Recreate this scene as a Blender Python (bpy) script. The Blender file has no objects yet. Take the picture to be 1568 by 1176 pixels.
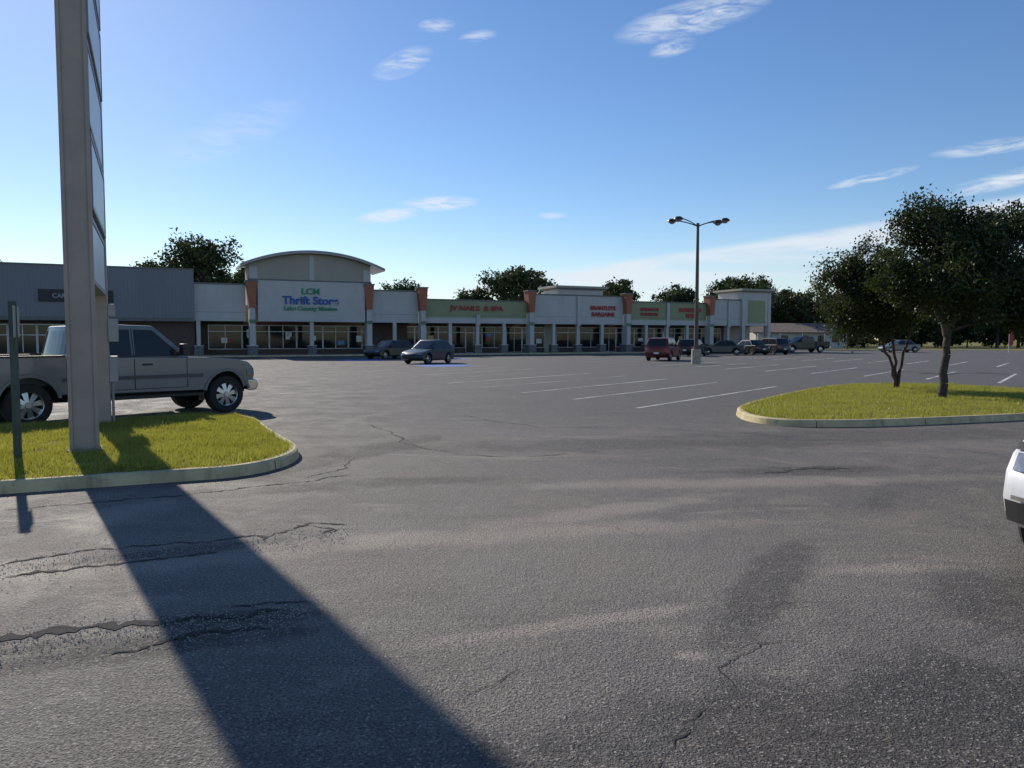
import bpy, bmesh, math, random
import numpy as np
from mathutils import Vector, Matrix, noise
R = math.radians
random.seed(7)
rng = np.random.default_rng(7)
scene = bpy.context.scene
COL = scene.collection
SUN_AZ = -33.7
SUN_EL = 29.0

# ------------------------------------------------------------------ nodes
class NT:
    def __init__(s, nt):
        s.nt = nt
    def node(s, t, **kw):
        n = s.nt.nodes.new(t)
        for k, v in kw.items():
            setattr(n, k, v)
        return n
    def put(s, inp, x):
        if isinstance(x, bpy.types.NodeSocket):
            s.nt.links.new(x, inp)
        elif x is not None:
            inp.default_value = x
    def m(s, op, a, b=None, c=None, clamp=False):
        n = s.node('ShaderNodeMath', operation=op)
        n.use_clamp = clamp
        s.put(n.inputs[0], a)
        if b is not None: s.put(n.inputs[1], b)
        if c is not None: s.put(n.inputs[2], c)
        return n.outputs[0]
    def noise(s, vec, scale, detail=4, rough=.55, dist=0.):
        n = s.node('ShaderNodeTexNoise')
        if vec is not None: s.put(n.inputs['Vector'], vec)
        n.inputs['Scale'].default_value = scale
        n.inputs['Detail'].default_value = detail
        n.inputs['Roughness'].default_value = rough
        n.inputs['Distortion'].default_value = dist
        return n.outputs[0]
    def step(s, x, lo, hi, a=0., b=1.):
        n = s.node('ShaderNodeMapRange')
        n.interpolation_type = 'SMOOTHSTEP'
        s.put(n.inputs['Value'], x)
        n.inputs['From Min'].default_value = lo
        n.inputs['From Max'].default_value = hi
        n.inputs['To Min'].default_value = a
        n.inputs['To Max'].default_value = b
        return n.outputs[0]
    def mix(s, f, a, b, mode='MIX'):
        n = s.node('ShaderNodeMix', data_type='RGBA', blend_type=mode)
        s.put(n.inputs[0], f)
        s.put(n.inputs[6], (*a, 1) if isinstance(a, tuple) and len(a) == 3 else a)
        s.put(n.inputs[7], (*b, 1) if isinstance(b, tuple) and len(b) == 3 else b)
        return n.outputs[2]
    def bump(s, h, strength, dist):
        n = s.node('ShaderNodeBump')
        s.put(n.inputs['Height'], h)
        n.inputs['Strength'].default_value = strength
        n.inputs['Distance'].default_value = dist
        return n.outputs[0]
    def scalevec(s, vec, sc, rotz=0):
        n = s.node('ShaderNodeMapping')
        s.put(n.inputs[0], vec)
        n.inputs['Scale'].default_value = sc
        n.inputs['Rotation'].default_value = (0, 0, rotz)
        return n.outputs[0]

def newmat(name):
    m = bpy.data.materials.new(name)
    m.use_nodes = True
    t = NT(m.node_tree)
    b = m.node_tree.nodes['Principled BSDF']
    return m, t, b

def mat(name, color, rough=.7, metal=0., spec=.5, var=.12, scale=3., bump=0., bscale=60., coat=0., dirt=0.):
    m, t, b = newmat(name)
    co = t.node('ShaderNodeTexCoord').outputs['Object']
    n = t.noise(co, scale, 4, .6)
    c = t.mix(t.step(n, .3, .7), tuple(x*(1-var) for x in color), tuple(min(1, x*(1+var)) for x in color))
    if dirt:
        n2 = t.noise(t.scalevec(co, (1.2, 1.2, .25)), scale*1.7, 5, .7)
        c = t.mix(t.m('MULTIPLY', t.step(n2, .5, .8), dirt), c, (.09, .08, .07))
    t.put(b.inputs['Base Color'], c)
    b.inputs['Roughness'].default_value = rough
    b.inputs['Metallic'].default_value = metal
    b.inputs['Specular IOR Level'].default_value = spec
    b.inputs['Coat Weight'].default_value = coat
    b.inputs['Coat Roughness'].default_value = .05
    if bump:
        t.put(b.inputs['Normal'], t.bump(t.noise(co, bscale, 3), bump, .02))
    return m

# ------------------------------------------------------------------ mesh builder
def link(o, parent=None):
    COL.objects.link(o)
    if parent is not None:
        o.parent = parent
    return o

def empty(name, loc=(0, 0, 0), rz=0.):
    e = bpy.data.objects.new(name, None)
    e.location = loc
    e.rotation_euler = (0, 0, rz)
    e.empty_display_size = .5
    COL.objects.link(e)
    return e

class MB:
    def __init__(s):
        s.v = []; s.f = []; s.mi = []; s.mats = []
    def add(s, vs, fs, m):
        if m not in s.mats: s.mats.append(m)
        k = s.mats.index(m); o = len(s.v)
        s.v += [tuple(p) for p in vs]
        for f in fs:
            s.f.append(tuple(i+o for i in f)); s.mi.append(k)
    def box(s, x0, x1, y0, y1, z0, z1, m):
        vs = [(x, y, z) for x in (x0, x1) for y in (y0, y1) for z in (z0, z1)]
        s.add(vs, [(0, 1, 3, 2), (4, 6, 7, 5), (0, 4, 5, 1), (2, 3, 7, 6), (0, 2, 6, 4), (1, 5, 7, 3)], m)
    def prism(s, poly, axis, a, b, m):
        n = len(poly)
        if axis == 'y': vs = [(p, a, q) for p, q in poly]+[(p, b, q) for p, q in poly]
        elif axis == 'x': vs = [(a, p, q) for p, q in poly]+[(b, p, q) for p, q in poly]
        else: vs = [(p, q, a) for p, q in poly]+[(p, q, b) for p, q in poly]
        fs = [tuple(range(n)), tuple(range(2*n-1, n-1, -1))]
        fs += [(i, (i+1) % n, n+(i+1) % n, n+i) for i in range(n)]
        s.add(vs, fs, m)
    def cyl(s, p0, p1, r0, r1, n, m, cap=True):
        p0 = Vector(p0); p1 = Vector(p1); d = (p1-p0)
        if d.length < 1e-6: return
        d.normalize()
        u = d.orthogonal().normalized(); w = d.cross(u)
        vs = []
        for p, r in ((p0, r0), (p1, r1)):
            for i in range(n):
                a = 2*math.pi*i/n
                vs.append(p+(u*math.cos(a)+w*math.sin(a))*r)
        fs = [(i, (i+1) % n, n+(i+1) % n, n+i) for i in range(n)]
        if cap: fs += [tuple(range(n-1, -1, -1)), tuple(range(n, 2*n))]
        s.add(vs, fs, m)
    def lathe(s, prof, c, n, m, axis='y', a0=0., a1=2*math.pi):
        full = abs(a1-a0-2*math.pi) < 1e-6
        k = n if full else n+1
        vs = []; L = len(prof)
        for i in range(k):
            a = a0+(a1-a0)*i/n
            for r, h in prof:
                if axis == 'y': vs.append((c[0]+r*math.cos(a), c[1]+h, c[2]+r*math.sin(a)))
                else: vs.append((c[0]+r*math.cos(a), c[1]+r*math.sin(a), c[2]+h))
        fs = []
        for i in range(n):
            j = (i+1) % k
            for q in range(L-1):
                fs.append((i*L+q, j*L+q, j*L+q+1, i*L+q+1))
        s.add(vs, fs, m)
    def obj(s, name, parent=None, smooth=False, bevel=0., fixn=True, bseg=3):
        me = bpy.data.meshes.new(name)
        me.from_pydata(s.v, [], s.f)
        for m in s.mats: me.materials.append(m)
        me.polygons.foreach_set('material_index', s.mi)
        if fixn:
            bm = bmesh.new(); bm.from_mesh(me)
            bmesh.ops.recalc_face_normals(bm, faces=bm.faces)
            bm.to_mesh(me); bm.free()
        o = bpy.data.objects.new(name, me)
        link(o, parent)
        if smooth or bevel:
            me.polygons.foreach_set('use_smooth', [True]*len(me.polygons))
            me.set_sharp_from_angle(angle=R(38))
        if bevel:
            b = o.modifiers.new('bevel', 'BEVEL')
            b.width = bevel; b.segments = bseg; b.limit_method = 'ANGLE'; b.angle_limit = R(30)
            b.harden_normals = True
        return o

def bigmesh(name, V, nper, m, parent=None, fuse=None):
    N = len(V)//nper
    me = bpy.data.meshes.new(name)
    me.vertices.add(len(V)); me.vertices.foreach_set('co', V.astype(np.float32).ravel())
    me.loops.add(len(V)); me.loops.foreach_set('vertex_index', np.arange(len(V), dtype=np.int32))
    me.polygons.add(N)
    me.polygons.foreach_set('loop_start', np.arange(N, dtype=np.int32)*nper)
    me.polygons.foreach_set('loop_total', np.full(N, nper, dtype=np.int32))
    me.materials.append(m)
    me.update(calc_edges=True)
    o = bpy.data.objects.new(name, me)
    return link(o, parent)

# ------------------------------------------------------------------ materials
def leafmat(name, c1, c2, trans=.35):
    m, t, b = newmat(name)
    g = t.node('ShaderNodeNewGeometry')
    n = t.noise(g.outputs['Position'], .9, 2)
    f = t.m('ADD', t.m('MULTIPLY', n, .6), t.m('MULTIPLY', g.outputs['Random Per Island'], .4))
    c = t.mix(t.step(f, .25, .75), c1, c2)
    nt = m.node_tree
    nt.nodes.remove(b)
    d = t.node('ShaderNodeBsdfDiffuse'); t.put(d.inputs[0], c)
    tr = t.node('ShaderNodeBsdfTranslucent')
    t.put(tr.inputs[0], t.mix(.5, c, (c2[0]*1.6, c2[1]*1.5, c2[2]*.6)))
    mx = t.node('ShaderNodeMixShader'); mx.inputs[0].default_value = trans
    t.put(mx.inputs[1], d.outputs[0]); t.put(mx.inputs[2], tr.outputs[0])
    gl = t.node('ShaderNodeBsdfGlossy'); gl.inputs['Roughness'].default_value = .45
    mx2 = t.node('ShaderNodeMixShader'); mx2.inputs[0].default_value = .03
    t.put(mx2.inputs[1], mx.outputs[0]); t.put(mx2.inputs[2], gl.outputs[0])
    out = [n for n in nt.nodes if n.type == 'OUTPUT_MATERIAL'][0]
    t.put(out.inputs[0], mx2.outputs[0])
    return m

M = {}
M['leaf'] = leafmat('oak_leaves', (.018, .028, .011), (.048, .068, .022), .28)
M['leaf2'] = leafmat('myrtle_leaves', (.022, .033, .015), (.055, .074, .028), .33)
M['leaf_far'] = leafmat('distant_leaves', (.024, .038, .017), (.065, .085, .034), .2)
M['grass'] = leafmat('grass_blades', (.16, .18, .03), (.36, .36, .09), .45)
M['bark'] = mat('bark', (.06, .048, .038), .9, var=.4, scale=9, bump=.6, bscale=30)
M['bark2'] = mat('bark_reddish', (.085, .05, .038), .85, var=.35, scale=9, bump=.4, bscale=30)
M['kerb'] = mat('kerb_concrete', (.54, .45, .26), .9, var=.2, scale=2.5, bump=.3, bscale=60, dirt=.65)
M['concrete'] = mat('sidewalk_concrete', (.36, .34, .31), .9, var=.15, scale=1.5, bump=.2, dirt=.3)
M['white_wall'] = mat('stucco_white', (.53, .51, .475), .9, var=.05, scale=.6, bump=.15, bscale=40, dirt=.15)
M['beige'] = mat('stucco_beige', (.40, .365, .30), .9, var=.05, scale=.6, bump=.15, dirt=.1)
M['sage'] = mat('stucco_sage', (.31, .335, .19), .9, var=.06, scale=.6, bump=.15, dirt=.15)
M['terra'] = mat('terracotta_paint', (.38, .14, .08), .85, var=.1, scale=1.2, dirt=.15)
M['coping'] = mat('coping_metal', (.14, .14, .14), .5, metal=.3, var=.1)
M['stonebase'] = mat('column_base_stone', (.16, .155, .15), .9, var=.3, scale=6, bump=.4, bscale=15)
M['roof'] = mat('roof_membrane', (.4, .4, .4), .9, var=.15, scale=.4)
M['frame'] = mat('aluminium_frame', (.42, .42, .43), .4, metal=.6, var=.05)
M['greenpaint'] = mat('green_paint', (.10, .22, .12), .6)
M['red'] = mat('sign_red', (.42, .03, .03), .5, var=.05)
M['green'] = mat('sign_green', (.03, .25, .13), .5, var=.05)
M['blue'] = mat('sign_blue', (.02, .09, .35), .5, var=.05)
M['white'] = mat('white_plastic', (.72, .72, .71), .4, var=.04, scale=2)
M['black'] = mat('black_plastic', (.02, .02, .021), .5, var=.2)
M['dark'] = mat('dark_underbody', (.012, .012, .012), .9)
M['rubber'] = mat('tyre_rubber', (.022, .021, .021), .85, var=.25, scale=8)
M['chrome'] = mat('chrome', (.62, .63, .64), .15, metal=1., var=.03)
M['alloy'] = mat('alloy_rim', (.5, .51, .52), .28, metal=.9, var=.06)
M['lamp_red'] = mat('tail_lamp', (.35, .015, .012), .15, var=.1, coat=.6)
M['lamp_clear'] = mat('headlamp_glass', (.25, .27, .3), .08, metal=.4, var=.2, scale=20, coat=1.)
M['amber'] = mat('amber_marker', (.5, .16, .02), .2, coat=.5)
M['post'] = mat('painted_steel_taupe', (.39, .315, .265), .6, var=.1, scale=1.5, dirt=.35, bump=.05)
M['cab'] = mat('sign_cabinet_grey', (.33, .335, .345), .5, var=.08, dirt=.2)
M['galv'] = mat('galvanised_green_post', (.07, .09, .08), .55, metal=.4, var=.2)
M['lamppole'] = mat('lamp_pole_brown', (.10, .08, .065), .6, var=.15, scale=1)
M['lampconc'] = mat('lamp_base_concrete', (.42, .36, .27), .9, var=.15, bump=.3)
M['bronze'] = mat('lamp_housing', (.04, .038, .035), .4, var=.1)
M['wood'] = mat('utility_wood', (.12, .09, .065), .9, var=.3)
M['houseroof'] = mat('house_shingle', (.20, .15, .12), .9, var=.2, scale=2)
M['poster1'] = mat('poster_yellow', (.6, .5, .2), .6)
M['poster2'] = mat('poster_blue', (.12, .3, .55), .6)

def glass(name, c=(.015, .018, .02), rough=.04, spec=.5):
    m, t, b = newmat(name)
    co = t.node('ShaderNodeTexCoord').outputs['Object']
    n = t.noise(co, .8, 3)
    t.put(b.inputs['Base Color'], t.mix(n, tuple(x*.5 for x in c), tuple(x*1.6 for x in c)))
    b.inputs['Roughness'].default_value = rough
    b.inputs['Specular IOR Level'].default_value = spec
    return m
M['glass'] = glass('window_glass', (.015, .018, .02), .06, .3)
M['carglass'] = glass('vehicle_glass', (.02, .024, .026), .03)

def paint(name, c, metal=.25, coat=.5):
    return mat(name, c, .38, metal=metal, var=.04, scale=4, coat=coat, dirt=.15)

m, t, b = newmat('ribbed_metal_siding')
co = t.node('ShaderNodeTexCoord').outputs['Object']
w = t.node('ShaderNodeTexWave', wave_type='BANDS', bands_direction='X'); t.put(w.inputs[0], co)
w.inputs['Scale'].default_value = 1.1
n = t.noise(t.scalevec(co, (1, 1, .2)), .8, 5)
t.put(b.inputs['Base Color'], t.mix(n, (.17, .18, .195), (.23, .24, .255)))
b.inputs['Roughness'].default_value = .55; b.inputs['Metallic'].default_value = .1
t.put(b.inputs['Normal'], t.bump(w.outputs[1], .8, .05))
M['siding'] = m
m, t, b = newmat('brown_brick')
co = t.node('ShaderNodeTexCoord').outputs['Object']
sx = t.node('ShaderNodeSeparateXYZ'); t.put(sx.inputs[0], co)
cx = t.node('ShaderNodeCombineXYZ'); t.put(cx.inputs[0], sx.outputs[0]); t.put(cx.inputs[1], sx.outputs[2])
br = t.node('ShaderNodeTexBrick'); t.put(br.inputs['Vector'], cx.outputs[0])
br.inputs['Scale'].default_value = 4.
br.inputs['Color1'].default_value = (.11, .065, .045, 1); br.inputs['Color2'].default_value = (.075, .045, .035, 1)
br.inputs['Mortar'].default_value = (.16, .15, .14, 1); br.inputs['Mortar Size'].default_value = .015
t.put(b.inputs['Base Color'], br.outputs[0]); b.inputs['Roughness'].default_value = .9
M['brick'] = m

# asphalt ---------------------------------------------------------------
m, t, b = newmat('asphalt')
pos = t.node('ShaderNodeNewGeometry').outputs['Position']
sp = t.node('ShaderNodeSeparateXYZ'); t.put(sp.inputs[0], pos)
X, Y = sp.outputs[0], sp.outputs[1]
wobn = t.noise(pos, 1.5, 6, .68)
wob = t.m('MULTIPLY', t.m('SUBTRACT', wobn, .5), 2.2)
def blob(x0, y0, rx, ry, rot, edge=.35):
    c, s_ = math.cos(R(rot)), math.sin(R(rot))
    dx = t.m('SUBTRACT', X, x0); dy = t.m('SUBTRACT', Y, y0)
    u = t.m('ADD', t.m('MULTIPLY', dx, c/rx), t.m('MULTIPLY', dy, s_/rx))
    v = t.m('ADD', t.m('MULTIPLY', dx, -s_/ry), t.m('MULTIPLY', dy, c/ry))
    d = t.m('SQRT', t.m('ADD', t.m('MULTIPLY', u, u), t.m('MULTIPLY', v, v)))
    return t.step(t.m('ADD', d, wob), 1.+edge, 1.-edge)
big = t.noise(pos, .2, 4, .6, .3)
mid = t.noise(pos, 1.1, 6, .7, .8)
strk = t.noise(t.scalevec(pos, (.35, 2.2, 1), R(-25)), .55, 5, .65)
agg = t.noise(pos, 65, 2, .8)
med = t.noise(pos, 9, 4, .75)
vor = t.node('ShaderNodeTexVoronoi'); t.put(vor.inputs['Vector'], pos); vor.inputs['Scale'].default_value = 100
agg2 = t.node('ShaderNodeSeparateColor'); t.put(agg2.inputs[0], vor.outputs['Color'])
c = t.mix(t.step(big, .38, .62), (.150, .138, .125), (.205, .186, .166))
c = t.mix(t.m('MULTIPLY', t.step(mid, .48, .66), .65), c, (.30, .262, .225))
c = t.mix(t.m('MULTIPLY', t.step(mid, .46, .32), .65), c, (.08, .076, .072))
c = t.mix(t.m('MULTIPLY', t.step(strk, .52, .66), .55), c, (.095, .090, .085))
c = t.mix(t.m('MULTIPLY', blob(.1, 5.6, 2.8, 1.3, 8, .8), .45), c, (.31, .27, .23))
s1 = t.m('MULTIPLY', t.step(t.noise(t.scalevec(pos, (.5, 1.8, 1), R(-15)), .7, 6, .7, 1.), .56, .70), .7)
c = t.mix(s1, c, (.39, .335, .28))
for (x0, y0, rx, ry, ro) in [(-.3, 6.1, 1.9, .22, 12), (.9, 7.0, 1.2, .2, 30), (2.6, 5.2, .5, .1, 5), (.35, 4.2, .8, .08, 20), (-2.9, 5.25, 1.1, .2, 14), (-3.6, 6.8, .3, .7, -10), (2.6, 8.4, 2.4, .25, 5), (.9, 3.75, .1, .05, 0)]:
    c = t.mix(t.m('MULTIPLY', blob(x0, y0, rx, ry, ro, .6), .6), c, (.44, .375, .31))
for (x0, y0, rx, ry, ro, f) in [(2.1, 2.8, 1.9, .85, 5, .8), (3.2, 4.3, .6, .9, 10, .6), (1.7, 4.9, 1.1, .2, 60, .6), (-2.35, 3.72, 1.2, .2, 18, .9), (-1.6, 4.25, .55, .16, 10, .85), (-2.6, 5.6, .9, .14, 25, .65), (-2.2, 10.5, .4, 2.2, -25, .65), (10.5, 47, 2.6, 4.5, 0, .45), (4, 12, 5, .8, 12, .5), (3.6, 9.2, 1.0, .28, 5, .65), (-1.7, 8.3, 1.6, .3, 15, .5)]:
    c = t.mix(t.m('MULTIPLY', blob(x0, y0, rx, ry, ro, .3), f), c, (.048, .044, .041))
far = t.m('MULTIPLY', t.step(t.m('ADD', Y, t.m('MULTIPLY', wob, 3.)), 11, 17), t.step(big, .3, .6, .45, .8))
c = t.mix(far, c, (.100, .100, .102))
wv = t.node('ShaderNodeVectorMath', operation='ADD'); t.put(wv.inputs[0], pos)
nz = t.node('ShaderNodeTexNoise'); t.put(nz.inputs['Vector'], pos); nz.inputs['Scale'].default_value = 1.4; nz.inputs['Detail'].default_value = 4
t.put(wv.inputs[1], nz.outputs['Color'])
vc = t.node('ShaderNodeTexVoronoi', feature='DISTANCE_TO_EDGE'); t.put(vc.inputs['Vector'], wv.outputs[0]); vc.inputs['Scale'].default_value = .42
ck = t.m('MULTIPLY', t.step(vc.outputs[0], .005, .001), t.step(big, .5, .58))
c = t.mix(t.m('MULTIPLY', ck, .5), c, (.03, .028, .026))
c = t.mix(t.m('MULTIPLY', t.step(med, .5, .75), .35), c, (.34, .30, .26))
c = t.mix(t.m('MULTIPLY', t.step(agg2.outputs[0], .8, 1.), .7), c, (.40, .365, .32))
c = t.mix(t.m('MULTIPLY', t.step(agg, .56, .38), .75), c, (.03, .029, .027))
t.put(b.inputs['Base Color'], c)
t.put(b.inputs['Roughness'], t.step(mid, .3, .7, .68, .9))
b.inputs['Specular IOR Level'].default_value = .3
h = t.m('ADD', t.m('MULTIPLY', agg, .9), t.m('MULTIPLY', vor.outputs[0], .4))
h = t.m('ADD', h, t.m('MULTIPLY', med, 1.3))
t.put(b.inputs['Normal'], t.bump(h, .9, .013))
M['asphalt'] = m

m, t, b = newmat('lawn_ground')
pos = t.node('ShaderNodeNewGeometry').outputs['Position']
c = t.mix(t.step(t.noise(pos, .6, 5, .7), .35, .65), (.14, .15, .04), (.25, .23, .09))
c = t.mix(t.step(t.noise(pos, 25, 3), .5, .75), c, (.09, .08, .035))
t.put(b.inputs['Base Color'], c); b.inputs['Roughness'].default_value = 1.
b.inputs['Specular IOR Level'].default_value = .1
M['lawn'] = m

def wornpaint(name, col, lo=.42, hi=.6):
    m, t, b = newmat(name)
    pos = t.node('ShaderNodeNewGeometry').outputs['Position']
    n = t.noise(pos, 7, 6, .8)
    n2 = t.noise(pos, .5, 3)
    f = t.step(t.m('ADD', t.m('MULTIPLY', n, .6), t.m('MULTIPLY', n2, .4)), lo, hi)
    t.put(b.inputs['Base Color'], t.mix(f, (.11, .108, .105), col)); b.inputs['Roughness'].default_value = .8
    return m
M['line'] = wornpaint('worn_white_paint', (.58, .58, .56), .39, .56)
M['linedim'] = wornpaint('very_worn_white_paint', (.42, .42, .41), .43, .6)
M['hcblue'] = wornpaint('worn_blue_paint', (.03, .14, .5), .28, .5)
m, t, b = newmat('crack_fill')
pos = t.node('ShaderNodeNewGeometry').outputs['Position']
t.put(b.inputs['Base Color'], t.mix(t.noise(pos, 30, 5), (.008, .008, .008), (.05, .043, .037))); b.inputs['Roughness'].default_value = 1.
M['crack'] = m

# ------------------------------------------------------------------ ground
g = MB(); g.add([(-900, -300, -.02), (900, -300, -.02), (900, 1500, -.02), (-900, 1500, -.02)], [(0, 1, 2, 3)], M['lawn'])
g.obj('ground')
g = MB(); g.add([(-110, -40, 0), (70, -40, 0), (70, 112, 0), (36, 112, 0), (-110, 66, 0)], [(0, 1, 2, 3, 4)], M['asphalt'])
g.obj('parking_lot_asphalt')
g = MB(); g.add([(40, 124, -.012), (400, 150, -.012), (400, 158, -.012), (40, 131, -.012)], [(0, 1, 2, 3)], M['asphalt'])
g.obj('street_asphalt')

def ribbon(mb, pts, w, z, m, step_=.035, jit=.025, seed=0):
    rr = random.Random(seed)
    P = []
    for (a, b_) in zip(pts[:-1], pts[1:]):
        a = Vector(a); b_ = Vector(b_); L = (b_-a).length; n = max(2, int(L/step_))
        for i in range(n): P.append(a.lerp(b_, i/n))
    P.append(Vector(pts[-1]))
    vs = []; fs = []; off = 0
    for i, p in enumerate(P):
        d = (P[min(i+1, len(P)-1)]-P[max(i-1, 0)]).normalized(); nn = Vector((-d.y, d.x))
        off = off*.8+rr.uniform(-jit, jit)
        e = min(1, i/5, (len(P)-1-i)/5)
        lw = .35+1.1*abs(noise.noise(Vector((i*.13, seed*3.1, 0))))*1.8
        q = p+nn*off
        vs += [(*(q+nn*w*lw*rr.uniform(.1, 1.5)*max(.1, e)), z), (*(q-nn*w*lw*rr.uniform(.1, 1.5)*max(.1, e)), z)]
    for i in range(len(P)-1): fs.append((2*i, 2*i+1, 2*i+3, 2*i+2))
    mb.add(vs, fs, m)
cr = MB()
ribbon(cr, [(-4.6, 4.95), (-3.62, 5.28), (-3.18, 5.73), (-2.4, 5.9), (-2.05, 6.12), (-1.98, 5.98), (-1.73, 6.5), (-1.32, 6.48)], .022, .004, M['crack'], seed=1)
ribbon(cr, [(-1.75, 6.45), (-1.5, 6.3), (-1.55, 6.2), (-1.4, 6.35)], .024, .0045, M['crack'], seed=21)
ribbon(cr, [(-3.4, 5.0), (-3.29, 5.09), (-2.73, 5.34), (-2.16, 5.68)], .026, .0045, M['crack'], seed=2)
ribbon(cr, [(-3.6, 3.6), (-2.73, 3.96), (-2.31, 4.14), (-1.82, 4.29), (-1.33, 4.4)], .042, .004, M['crack'], seed=3, jit=.03)
ribbon(cr, [(-2.1, 3.76), (-1.94, 3.83), (-1.7, 4.0), (-1.3, 4.15)], .02, .004, M['crack'], seed=4)
ribbon(cr, [(-1.75, 4.42), (-1.5, 4.5), (-1.2, 4.47)], .024, .004, M['crack'], seed=24)
ribbon(cr, [(3.02, 9.0), (3.3, 9.05), (3.63, 9.36), (4.2, 9.3)], .06, .004, M['crack'], seed=5)
ribbon(cr, [(1.7, 4.1), (1.64, 4.0), (1.3, 3.9), (1.03, 3.6), (1.0, 3.4), (.8, 3.15), (.53, 2.74), (.4, 2.3)], .0035, .004, M['crack'], seed=6, jit=.02)
ribbon(cr, [(-2.7, 14.4), (-2.1, 13), (-1.6, 11.5), (-.77, 10.5), (.3, 10.2), (1.06, 10.6)], .016, .004, M['crack'], seed=7, jit=.05, step_=.1)
ribbon(cr, [(-1.9, 8.9), (-2.27, 8.5), (-3.3, 7.75), (-4.6, 7.1), (-6, 6.5)], .016, .004, M['crack'], seed=8)
ribbon(cr, [(-2.15, 10.2), (-2.1, 9.3), (-2.4, 8.6)], .016, .004, M['crack'], seed=9)
ribbon(cr, [(-1.4, 2.9), (-.9, 3.1), (-.35, 3.2), (.1, 3.6), (.3, 3.8)], .0025, .004, M['crack'], seed=10, jit=.02)
ribbon(cr, [(2.6, 2.9), (2.3, 3.3), (2.35, 3.6), (1.9, 4.1)], .002, .004, M['crack'], seed=11, jit=.02)
ribbon(cr, [(5, 12), (2.6, 13.5), (.5, 13.7), (-1.2, 16)], .012, .004, M['crack'], seed=12, jit=.06, step_=.12)
cr.obj('asphalt_cracks', fixn=False)
gv = []
for _ in range(3200):
    a = random.random()
    if random.random() < .6:
        x = -3.4+a*2.2; y = 3.62+.33*(x+3.4)+random.gauss(0, .16)
    else:
        x = -3.6+a*2.3; y = 5.2+.42*(x+3.6)+random.gauss(0, .2)
    r_ = random.uniform(.002, .0065)
    an = random.random()*6.28
    p = [Vector((x+r_*math.cos(an+k*2.09), y+r_*math.sin(an+k*2.09), .003)) for k in range(3)]
    top = Vector((x, y, .003+r_*1.1))
    for k in range(3): gv += [p[k], p[(k+1) % 3], top]
bigmesh('loose_gravel', np.array([tuple(v) for v in gv]), 3, M['concrete'])

# parking lines
pl = MB()
d = Vector((.6, .8)); nn = Vector((-.8, .6))
def line(p, L, w=.05, m=None, z=.004, dd=None):
    dd = dd or d; n2 = Vector((-dd.y, dd.x))
    p = Vector(p); q = p+dd*L
    pl.add([(*(p+n2*w), z), (*(p-n2*w), z), (*(q-n2*w), z), (*(q+n2*w), z)], [(0, 1, 2, 3)], m or M['line'])
for i in range(11):
    line((2.89-1.3*i, 17.5+2.48*i), 10, m=M['line'] if i in (0, 1, 2, 4, 6) else M['linedim'])
for i in range(-4, 12):
    line((13.8-1.3*i, 35+2.48*i), 9, .06, m=M['line'] if i < 5 else M['linedim'])
for i in range(-3, 9):
    line((26.5-1.3*i, 46+2.48*i), 9, .065, m=M['line'])
for i in range(0, 10):
    line((-10.5-1.3*i, 33+2.48*i), 9, m=M['linedim'])
fx = Vector((.908, .418)); fy = Vector((-.418, .908)); O = Vector((-26.6, 68))
for i in range(0, 18):
    p = O+fx*(i*2.7+8)+fy*(-8.2)
    line(p, 5, .06, dd=fy, m=M['linedim'])
for (x, y, s_) in [(-4.1, 45.4, 1.5), (-11.2, 57, 1.5), (-5.2, 61, 1.5)]:
    p = Vector((x, y))
    pl.add([(*(p+fx*a*s_+fy*b_*s_), .005) for a, b_ in ((-1, -1), (1, -1), (1, 1), (-1, 1))], [(0, 1, 2, 3)], M['hcblue'])
pl.obj('parking_lines', fixn=False)

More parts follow.
